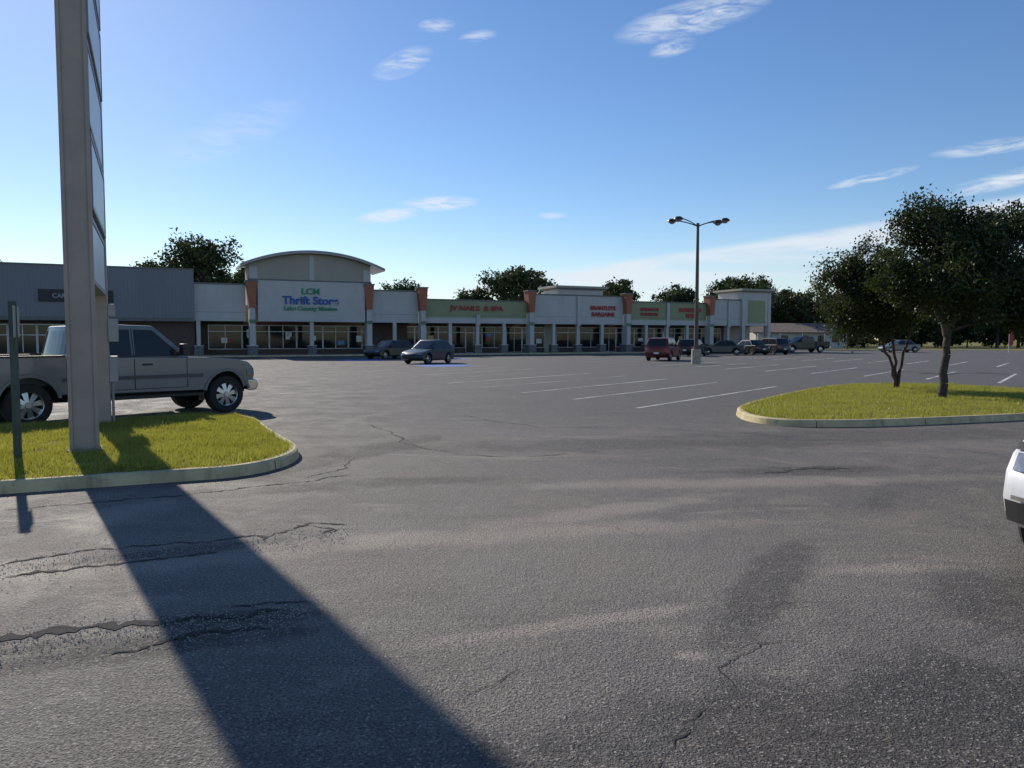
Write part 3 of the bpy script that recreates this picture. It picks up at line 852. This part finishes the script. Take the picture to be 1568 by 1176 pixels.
def body(name, parent, sil, wf, m, pull=.1, xc=0., ext=2., bevel=.04, ys=(-1, -.9, -.6, -.2, .2, .6, .9, 1), bseg=3):
    vs = []; n = len(sil)
    for y in ys:
        for x, z in sil:
            f = min(1., abs(x-xc)/ext)**2
            vs.append((x-math.copysign(pull*abs(y)**3*f, x-xc), y*wf(z), z))
    fs = [tuple(range(n)), tuple(range(len(vs)-1, len(vs)-n-1, -1))]
    for k in range(len(ys)-1):
        for i in range(n):
            j = (i+1) % n
            fs.append((k*n+i, k*n+j, (k+1)*n+j, (k+1)*n+i))
    mb = MB(); mb.add(vs, fs, m)
    return mb.obj(name, parent, bevel=bevel, bseg=bseg)
def side_plate(mb, poly, wf, m, proud=.004, sides=(-1, 1)):
    for s_ in sides:
        mb.add([(x, s_*(wf(z)+proud), z) for x, z in poly], [tuple(range(len(poly)))], m)
def cross_plate(mb, p0, p1, wf, m, pull, xc, ext, yr=(-.88, .88), proud=.006, n=8, yonly=None):
    vs = []
    dx, dz = p1[0]-p0[0], p1[1]-p0[1]; L = math.hypot(dx, dz)
    nx, nz = dz/L, -dx/L
    if nx*(p0[0]-xc) < 0: nx, nz = -nx, -nz
    for i in range(n+1):
        y = yr[0]+(yr[1]-yr[0])*i/n
        for (x, z) in (p0, p1):
            f = min(1., abs(x-xc)/ext)**2
            vs.append((x-math.copysign(pull*abs(y)**3*f, x-xc)+nx*proud, y*wf(z), z+nz*proud))
    mb.add(vs, [(2*i, 2*i+1, 2*i+3, 2*i+2) for i in range(n)], m)

def lerp2(a, b_, f): return (a[0]+(b_[0]-a[0])*f, a[1]+(b_[1]-a[1])*f)

def car(name, loc, heading, pm, L=4.3, H=1.5, Wd=.88, kind='hatch', belt=.92, detail=False):
    e = empty(name, (loc[0], loc[1], 0), heading)
    h = L/2; r_ = .33 if kind != 'suv' else .36
    fa_, ra = h-.88, -h+.85
    ar_ = r_+.06
    if kind == 'suv': belt = max(belt, 1.02)
    hood = belt-.08
    bot = .24 if kind != 'suv' else .28
    cowl = h-1.25
    sil = [(-h+.12, bot+.02), (-h+.02, bot+.2), (-h, .62), (-h+.05, belt-.06)]
    if kind == 'sedan': sil += [(-h+.12, belt+.04), (-h+.75, belt+.06)]
    else: sil += [(-h+.12, belt)]
    sil += [(-.3, belt), (cowl, belt), (cowl+.3, hood+.02), (h-.45, hood-.06), (h-.18, hood-.16), (h-.05, hood-.28), (h, .5), (h-.04, bot+.1), (h-.18, bot)]
    sil += arch(fa_, r_, ar_, 10, bot)+arch(ra, r_, ar_, 10, bot)
    wf = lambda z: Wd*(1-.05*max(0, (.5-z)/.5)-.06*max(0, (z-.6)/.5)**1.5)
    body('body', e, sil, wf, pm, .28 if detail else .22, 0, h, .045, bseg=4 if detail else 3)
    if kind == 'sedan': g0, g1 = (-h+.65, belt+.03), (-h+1.25, H-.04)
    elif kind == 'suv': g0, g1 = (-h+.1, belt-.01), (-h+.42, H-.06)
    else: g0, g1 = (-h+.12, belt-.01), (-h+.65, H-.07)
    g2, g3 = (cowl-.8, H-.03), (cowl+.08, belt-.02)
    gm = ((g1[0]+g2[0])/2, H)
    wb = wf(belt)-.015
    wg = lambda z: wb-(.20 if kind != 'suv' else .15)*max(0, (z-belt))/(H-belt)
    gxc = (g0[0]+g3[0])/2; gext = (g3[0]-g0[0])/2
    body('cabin', e, [(g0[0], g0[1]-.05), g0, g1, gm, g2, g3, (g3[0], g3[1]-.05)], wg, pm, .14, gxc, gext, .04)
    gb = MB()
    cross_plate(gb, lerp2(g3, g2, .06), lerp2(g3, g2, .9), wg, M['carglass'], .14, gxc, gext, proud=.008)
    cross_plate(gb, lerp2(g0, g1, .12 if kind != 'suv' else .1), lerp2(g0, g1, .88), wg, M['carglass'], .14, gxc, gext, yr=(-.8, .8), proud=.008)
    zt = H-.12; zb = belt+.03
    def xa(z): f = (z-g3[1])/(g2[1]-g3[1]); return g3[0]+(g2[0]-g3[0])*f-.2
    def xb(z): f = (z-g0[1])/(g1[1]-g0[1]); return g0[0]+(g1[0]-g0[0])*f+.2
    mx_ = (xa(zt)+xb(zt))/2+.05
    side_plate(gb, [(mx_+.035, zb), (xa(zb), zb), (xa(zt), zt), (mx_+.035, zt)], wg, M['carglass'], .006)
    side_plate(gb, [(mx_-.035, zb), (mx_-.035, zt), (xb(zt), zt), (xb(zb), zb)], wg, M['carglass'], .006)
    gb.obj('windows', e, fixn=False)
    dt = MB()
    cross_plate(dt, (h-.0, .5), (h-.045, hood-.27), wf, M['black'], .22, 0, h, yr=(-.5, .5), proud=.012)
    cross_plate(dt, (h-.04, bot+.1), (h-.01, .44), wf, M['black'], .22 if not detail else .28, 0, h, yr=(-.72, .72), proud=.012)
    cross_plate(dt, (-h+.02, bot+.12), (-h+.0, .5), wf, M['black'], .22, 0, h, yr=(-.8, .8), proud=.01)
    pl_ = .28 if detail else .22
    for s_ in (-1, 1):
        yr = (s_*.56, s_*.93)
        cross_plate(dt, (h-.055, hood-.28), (h-.17, hood-.165), wf, M['lamp_clear'], pl_, 0, h, yr=yr, proud=.014, n=5)
        cross_plate(dt, (-h, .66), (-h+.045, belt-.08), wf, M['lamp_red'], pl_, 0, h, yr=(s_*.62, s_*.96), proud=.014, n=5)
        y1 = s_*(wg(belt)+.02); y2 = s_*(wg(belt)+.2)
        dt.box(g3[0]-.48, g3[0]-.3, min(y1, y2), max(y1, y2), belt+.02, belt+.16, M['black'] if detail else pm)
    cross_plate(dt, (-h+.003, .52), (-h+.0, .64), wf, M['white'], .22, 0, h, yr=(-.2, .2), proud=.012)
    for x in (mx_, xa(zb)-.02, xb(zb)+.25):
        side_plate(dt, [(x-.006, .36), (x+.006, .36), (x+.006, belt-.05), (x-.006, belt-.05)], wf, M['dark'], .004)
    side_plate(dt, [(ra+ar_+.05, bot+.01), (fa_-ar_-.05, bot+.01), (fa_-ar_-.05, bot+.1), (ra+ar_+.05, bot+.1)], wf, M['black'], .006)
    dt.box(-h+.3, h-.3, -Wd+.22, Wd-.22, bot-.04, .7, M['dark'])
    dt.obj('trim', e, fixn=False)
    wh = MB()
    for x in (fa_, ra):
        for s_ in (-1, 1): wheel(wh, x, s_, Wd, r_, .2, detail=False)
    wh.obj('wheels', e, smooth=True)
    return e, wf, h, hood, bot

P_teal = paint('paint_teal_blue', (.012, .042, .055)); P_black = paint('paint_black', (.006, .006, .007), 0., .2); P_red = paint('paint_red', (.16, .008, .01), .1, .3)
P_grey = paint('paint_grey', (.04, .043, .046), .2, .3); P_white = paint('paint_white', (.7, .71, .72), .0); P_silver = paint('paint_silver', (.12, .125, .13)); P_pewter = paint('paint_pewter', (.16, .168, .178), .3, .4)
P_navy = paint('paint_navy', (.01, .013, .025), .0, .2)
hd_in = math.atan2(.8, .6); hd_out = math.atan2(-.8, -.6)
car('parked_car', (-5.5, 49.8), R(-119), P_teal, 4.1, 1.56, .87, 'hatch', .95)
car('parked_car', (-9.9, 61.5), R(-125), P_black, 4.5, 1.5, .9, 'hatch')
car('parked_suv', (11.3, 56.6), hd_in+R(12), P_red, 4.5, 1.7, .9, 'suv')
car('parked_car', (16.8, 71), R(60), P_black, 4.6, 1.6, .9, 'suv')
car('parked_car', (20.7, 75), R(165), P_grey, 4.5, 1.48, .9, 'sedan')
car('parked_car', (24.0, 77), R(112), P_black, 4.6, 1.5, .9, 'sedan')
car('parked_car', (26.6, 78.5), R(112), P_navy, 4.6, 1.7, .9, 'suv')
car('parked_car', (45.8, 90), R(185), P_silver, 4.7, 1.5, .9, 'sedan')

hv = math.atan2(-.62, -.785)
e, wf, h, hood, bot = car('white_suv', (5.62, 5.84), hv, P_white, 4.6, 1.6, .93, 'suv', 1.04, detail=True)
dt = MB()
for s_ in (-1, 1):
    cross_plate(dt, (h-.19, hood-.15), (h-.28, hood-.10), wf, M['black'], .28, 0, h, yr=(s_*.5, s_*.97), proud=.012, n=6)
    cross_plate(dt, (h-.005, .5), (h-.002, .53), wf, M['chrome'], .28, 0, h, yr=(s_*.6, s_*.9), proud=.025, n=5)
    cross_plate(dt, (h-.03, bot+.06), (h-.0, .49), wf, M['black'], .28, 0, h, yr=(s_*.7, s_*.96), proud=.018, n=5)
    cross_plate(dt, (h-.12, bot+.03), (h-.05, bot+.075), wf, M['chrome'], .28, 0, h, yr=(s_*.2, s_*.9), proud=.02, n=5)
dt.obj('front_trim', e, fixn=False)

def truck(name, loc, heading, pm, detail=True):
    e = empty(name, (loc[0], loc[1], 0), heading)
    W2 = .98; fa_, ra = 1.9, -1.9; r_ = .40; cz = .42; ar_ = .5; rk = .52
    wf = lambda z: W2*(1-.035*max(0, (.75-z)/.3)-.035*max(0, (z-.95)/.3))
    sil = [(-1.22, rk+.02), (-1.22, 1.24), (0, 1.24), (1.15, 1.22), (1.6, 1.2), (2.25, 1.15), (2.5, 1.1), (2.62, 1.0), (2.66, .62), (2.58, .56), (2.42, .56)]
    sil += arch(fa_, cz, ar_, 14, rk)
    body('cab_lower', e, sil, wf, pm, .13, 0, 2.66, .035)
    g0, g1, g2, g3 = (-1.2, 1.22), (-1.06, 1.85), (.42, 1.86), (1.2, 1.20)
    wb = wf(1.24)-.01
    wg = lambda z: wb-.14*max(0, z-1.22)/.65
    body('cabin', e, [(-1.2, 1.15), g0, g1, (-.3, 1.88), g2, g3, (1.2, 1.14)], wg, pm, .1, 0, 1.2, .05)
    gb = MB()
    cross_plate(gb, lerp2(g3, g2, .06), lerp2(g3, g2, .9), wg, M['carglass'], .1, 0, 1.2, proud=.008)
    cross_plate(gb, lerp2(g0, g1, .15), lerp2(g0, g1, .85), wg, M['carglass'], .1, 0, 1.2, yr=(-.8, .8), proud=.008)
    side_plate(gb, [(.0, 1.27), (.88, 1.27), (.80, 1.36), (.36, 1.76), (.0, 1.77)], wg, M['carglass'], .006)
    side_plate(gb, [(-.08, 1.27), (-.08, 1.77), (-.9, 1.76), (-.99, 1.68), (-1.02, 1.27)], wg, M['carglass'], .006)
    gb.obj('windows', e, fixn=False)
    fr = MB()
    def strip(a, b_, w_, m, pr=.009, f=wg):
        dx, dz = b_[0]-a[0], b_[1]-a[1]; L = math.hypot(dx, dz); nx, nz = -dz/L*w_, dx/L*w_
        side_plate(fr, [(a[0]-nx, a[1]-nz), (b_[0]-nx, b_[1]-nz), (b_[0]+nx, b_[1]+nz), (a[0]+nx, a[1]+nz)], f, m, pr)
    strip((-1.03, 1.262), (.89, 1.262), .012, M['black'])
    strip((.0, 1.78), (.36, 1.77), .008, M['black']); strip((.36, 1.77), (.86, 1.3), .01, M['black']); strip((-.9, 1.77), (-.08, 1.78), .008, M['black'])
    for x in (-.04, 1.02, -1.12):
        strip((x, .6), (x, 1.21), .006, M['dark'], .004, wf)
    strip((-.04, 1.25), (-.04, 1.81), .006, M['dark'])
    strip((-1.12, .605), (1.02, .605), .005, M['dark'], .004, wf)
    strip((-1.2, .84), (1.35, .84), .035, M['cladding'], .012, wf)
    for x in (.12, -.98):
        for s_ in (-1, 1):
            y = s_*(wf(1.08)+.012); fr.box(x, x+.19, min(y, y-s_*.03), max(y, y-s_*.03)+.008, 1.07, 1.11, M['black'])
    for s_ in (-1, 1):
        y0, y1 = sorted((s_*.78, s_*.99)); fr.box(-1.2, 1.35, y0, y1, .42, .475, M['black'])
    fr.obj('door_seams_and_trim', e, fixn=False)
    bdm = MB()
    sb = [(-3.1, .62), (-3.12, 1.27), (-1.27, 1.27), (-1.27, .56)]+arch(ra, cz, ar_, 14, .56)
    for s_ in (-1, 1):
        y0, y1 = sorted((s_*.90, s_*.975)); bdm.prism(sb, 'y', y0, y1, pm)
    bdm.box(-3.12, -3.04, -.9, .9, .62, 1.26, pm); bdm.box(-1.33, -1.27, -.9, .9, .62, 1.26, pm)
    bdm.obj('bed', e, bevel=.018)
    bi = MB(); bi.box(-3.03, -1.34, -.899, .899, .74, .8, M['black'])
    for s_ in (-1, 1):
        y0, y1 = sorted((s_*.885, s_*.985)); bi.box(-3.1, -1.29, y0, y1, 1.271, 1.295, M['black'])
        y0, y1 = sorted((s_*.66, s_*.899)); bi.box(ra-.5, ra+.5, y0, y1, .8, 1.0, M['black'])
        y0, y1 = sorted((s_*.976, s_*.984)); bi.box(-3.1, -2.45, y0, y1, .81, .87, M['cladding']); 
        y0, y1 = sorted((s_*.976, s_*.984)); bi.box(-1.36, -1.28, y0, y1, .81, .87, M['cladding'])
        y0, y1 = sorted((s_*.80, s_*.98)); bi.box(-3.14, -3.1, y0, y1, .85, 1.15, M['lamp_red'])
    bi.obj('bed_liner_and_lamps', e)
    fl = MB()
    for s_ in (-1, 1):
        for cx_, yy in ((fa_, .955), (ra, .965)):
            fl.lathe([(ar_-.01, s_*(yy-.06)), (ar_-.015, s_*(yy+.03)), (ar_+.035, s_*(yy+.03)), (ar_+.055, s_*(yy-.005))], (cx_, 0, cz), 20, pm, 'y', .18, math.pi-.18)
            y0, y1 = sorted((s_*.72, s_*.94)); fl.box(cx_-.53, cx_-.515, y0, y1, .3, .62, M['black'])
    fl.obj('wheel_arch_lips', e, smooth=True)
    ud = MB(); ud.box(-3., 2.5, -.6, .6, .42, .73, M['dark']); ud.box(1.3, 2.4, -.7, .7, .45, 1.05, M['dark']); ud.cyl((-2.6, -.5, .45), (-1, -.5, .45), .06, .06, 8, M['dark'])
    ud.box(-1.1, 1.3, -.85, .85, .40, .6, M['dark']); ud.obj('chassis', e)
    body('front_bumper', e, [(2.53, .46), (2.72, .46), (2.8, .52), (2.8, .66), (2.72, .71), (2.53, .71)], lambda z: .98, M['chrome'], .18, 0, 2.75, .03)
    body('rear_bumper', e, [(-3.1, .5), (-3.1, .7), (-3.26, .7), (-3.28, .5)], lambda z: .96, M['chrome'], .04, 0, 3.1, .02)
    fz = MB()
    cross_plate(fz, (2.652, .76), (2.63, .98), wf, M['black'], .13, 0, 2.66, yr=(-.62, .62), proud=.012)
    cross_plate(fz, (2.646, .85), (2.642, .90), wf, M['chrome'], .13, 0, 2.66, yr=(-.62, .62), proud=.022)
    for s_ in (-1, 1):
        cross_plate(fz, (2.652, .76), (2.628, .96), wf, M['lamp_clear'], .13, 0, 2.66, yr=(s_*.64, s_*.985), proud=.014, n=5)
        side_plate(fz, [(2.36, .80), (2.5, .80), (2.49, .95), (2.35, .95)], wf, M['lamp_clear'], .004, sides=(s_,))
        side_plate(fz, [(2.36, .78), (2.5, .78), (2.5, .797), (2.36, .797)], wf, M['amber'], .004, sides=(s_,))
    fz.obj('grille_and_headlamps', e, fixn=False)
    mr = MB()
    for s_ in (-1, 1):
        y0, y1 = sorted((s_*.93, s_*1.06)); mr.box(.86, .91, y0, y1, 1.3, 1.34, M['black'])
        y0, y1 = sorted((s_*1.03, s_*1.22)); mr.box(.82, .93, y0, y1, 1.26, 1.5, M['black'])
    mr.obj('mirrors', e, bevel=.02)
    mr = MB(); mr.cyl((1.35, -.8, 1.2), (1.3, -.8, 1.95), .004, .003, 5, M['black']); mr.obj('antenna', e)
    wh = MB()
    for x in (fa_, ra):
        for s_ in (-1, 1): wheel(wh, x, s_, .96, r_, .26)
    wh.obj('wheels', e, smooth=True)
    return e
M['cladding'] = mat('body_side_moulding', (.07, .072, .075), .5)
truck('pickup_truck', (-8.15, 15.65), math.atan2(.757, .653), P_pewter)
truck('pickup_truck', (34.3, 90), R(195), P_black)

# ------------------------------------------------------------------ sun, sky
S_ = Vector((math.sin(R(SUN_AZ))*math.cos(R(SUN_EL)), math.cos(R(SUN_AZ))*math.cos(R(SUN_EL)), math.sin(R(SUN_EL))))
ld = bpy.data.lights.new('sun', 'SUN'); ld.energy = 5.0; ld.angle = R(.5); ld.color = (1, .91, .78)
lo = bpy.data.objects.new('sun', ld); link(lo); lo.rotation_euler = S_.to_track_quat('Z', 'Y').to_euler(); lo.location = (-30, 40, 40)
wd_ = bpy.data.worlds.new('World'); scene.world = wd_; wd_.use_nodes = True
t = NT(wd_.node_tree); bg = wd_.node_tree.nodes['Background']
sky = t.node('ShaderNodeTexSky', sky_type='NISHITA'); sky.sun_disc = False
sky.sun_elevation = R(SUN_EL); sky.sun_rotation = R(SUN_AZ); sky.air_density = 1.0; sky.dust_density = .12; sky.ozone_density = 3.2
hsv = t.node('ShaderNodeHueSaturation'); hsv.inputs['Saturation'].default_value = 1.15; hsv.inputs['Hue'].default_value = .507
t.put(hsv.inputs['Color'], sky.outputs[0])
tc = t.node('ShaderNodeTexCoord').outputs['Generated']
sx = t.node('ShaderNodeSeparateXYZ'); t.put(sx.inputs[0], tc)
az = t.m('MULTIPLY', t.m('ARCTAN2', sx.outputs[0], sx.outputs[1]), 57.2958)
el = t.m('MULTIPLY', t.m('ARCSINE', sx.outputs[2]), 57.2958)
cv = t.node('ShaderNodeCombineXYZ'); t.put(cv.inputs[0], az); t.put(cv.inputs[1], el)
st1 = t.noise(t.scalevec(cv.outputs[0], (.10, .75, 1), R(-9)), 1., 7, .62, .7)
st2 = t.noise(t.scalevec(cv.outputs[0], (.33, 1.7, 1), R(-14)), 1.0, 8, .68, .7)
def cm(a0, e0, ra_, re_, rot=8.):
    c_, s_ = math.cos(R(rot)), math.sin(R(rot))
    dx = t.m('SUBTRACT', az, a0); dy = t.m('SUBTRACT', el, e0)
    u = t.m('ADD', t.m('MULTIPLY', dx, c_/ra_), t.m('MULTIPLY', dy, s_/ra_))
    v = t.m('ADD', t.m('MULTIPLY', dx, -s_/re_), t.m('MULTIPLY', dy, c_/re_))
    return t.m('MAXIMUM', t.m('SUBTRACT', 1., t.m('ADD', t.m('MULTIPLY', u, u), t.m('MULTIPLY', v, v))), 0.)
tot = None
for (a0, e0, ra_, re_, rot, wgt) in [(13, 21.8, 5.8, 1.2, 8, 1.1), (11.7, 20.1, 1.8, .6, 10, 1.), (-8, 19.3, 2.5, .9, 22, 1.), (-5.5, 21.8, 1.5, .5, 5, .8), (-2.5, 21.2, 1.5, .4, 8, .8),
                                   (-9, 9.0, 2.8, .6, 10, 1.4), (-5.5, 9.9, 3.2, .6, 4, 1.4), (25, 10.7, 3.0, .35, 9, 1.2), (33, 9.9, 4.5, .6, 10, 1.2), (32, 11.9, 3.8, .5, 2, 1.), (3, 9.1, 1.2, .3, 0, .6),
                                   (5, 24.3, 4, .5, 0, .5), (-20, 14, 6, 1.5, 25, .35), (20, 25, 5, 1, 10, .4)]:
    q = t.m('MULTIPLY', cm(a0, e0, ra_, re_, rot), wgt)
    tot = q if tot is None else t.m('MAXIMUM', tot, q)
wis = t.m('MULTIPLY', tot, t.step(st2, .33, .66))
topl = t.m('ADD', 4.8, t.m('MULTIPLY', az, .125))
dd_ = t.m('SUBTRACT', topl, el)
bank = t.m('MULTIPLY', t.step(dd_, -.15, .5), t.step(dd_, 5.5, .6))
bank = t.m('MULTIPLY', bank, t.step(az, -14, 6))
bank = t.m('MULTIPLY', bank, t.step(st1, .33, .6, .3, 1.))
haze = t.m('MULTIPLY', t.step(el, 10, 0), .2)
den = t.m('MINIMUM', t.m('ADD', t.m('MAXIMUM', t.m('MULTIPLY', bank, .8), t.m('MULTIPLY', wis, .75)), haze), .9)
c = t.mix(den, hsv.outputs[0], (6.6, 7.1, 7.7))
t.put(bg.inputs[0], c); bg.inputs[1].default_value = .12

# ------------------------------------------------------------------ camera
cd = bpy.data.cameras.new('camera'); cd.sensor_width = 36; cd.lens = 26.7; cd.clip_start = .05; cd.clip_end = 3000
cam = bpy.data.objects.new('camera', cd); link(cam); cam.location = (0, 0, 1.6); cam.rotation_euler = (R(90-3.4), 0, 0)
scene.camera = cam
scene.view_settings.view_transform = 'Standard'; scene.view_settings.look = 'None'; scene.view_settings.exposure = 0
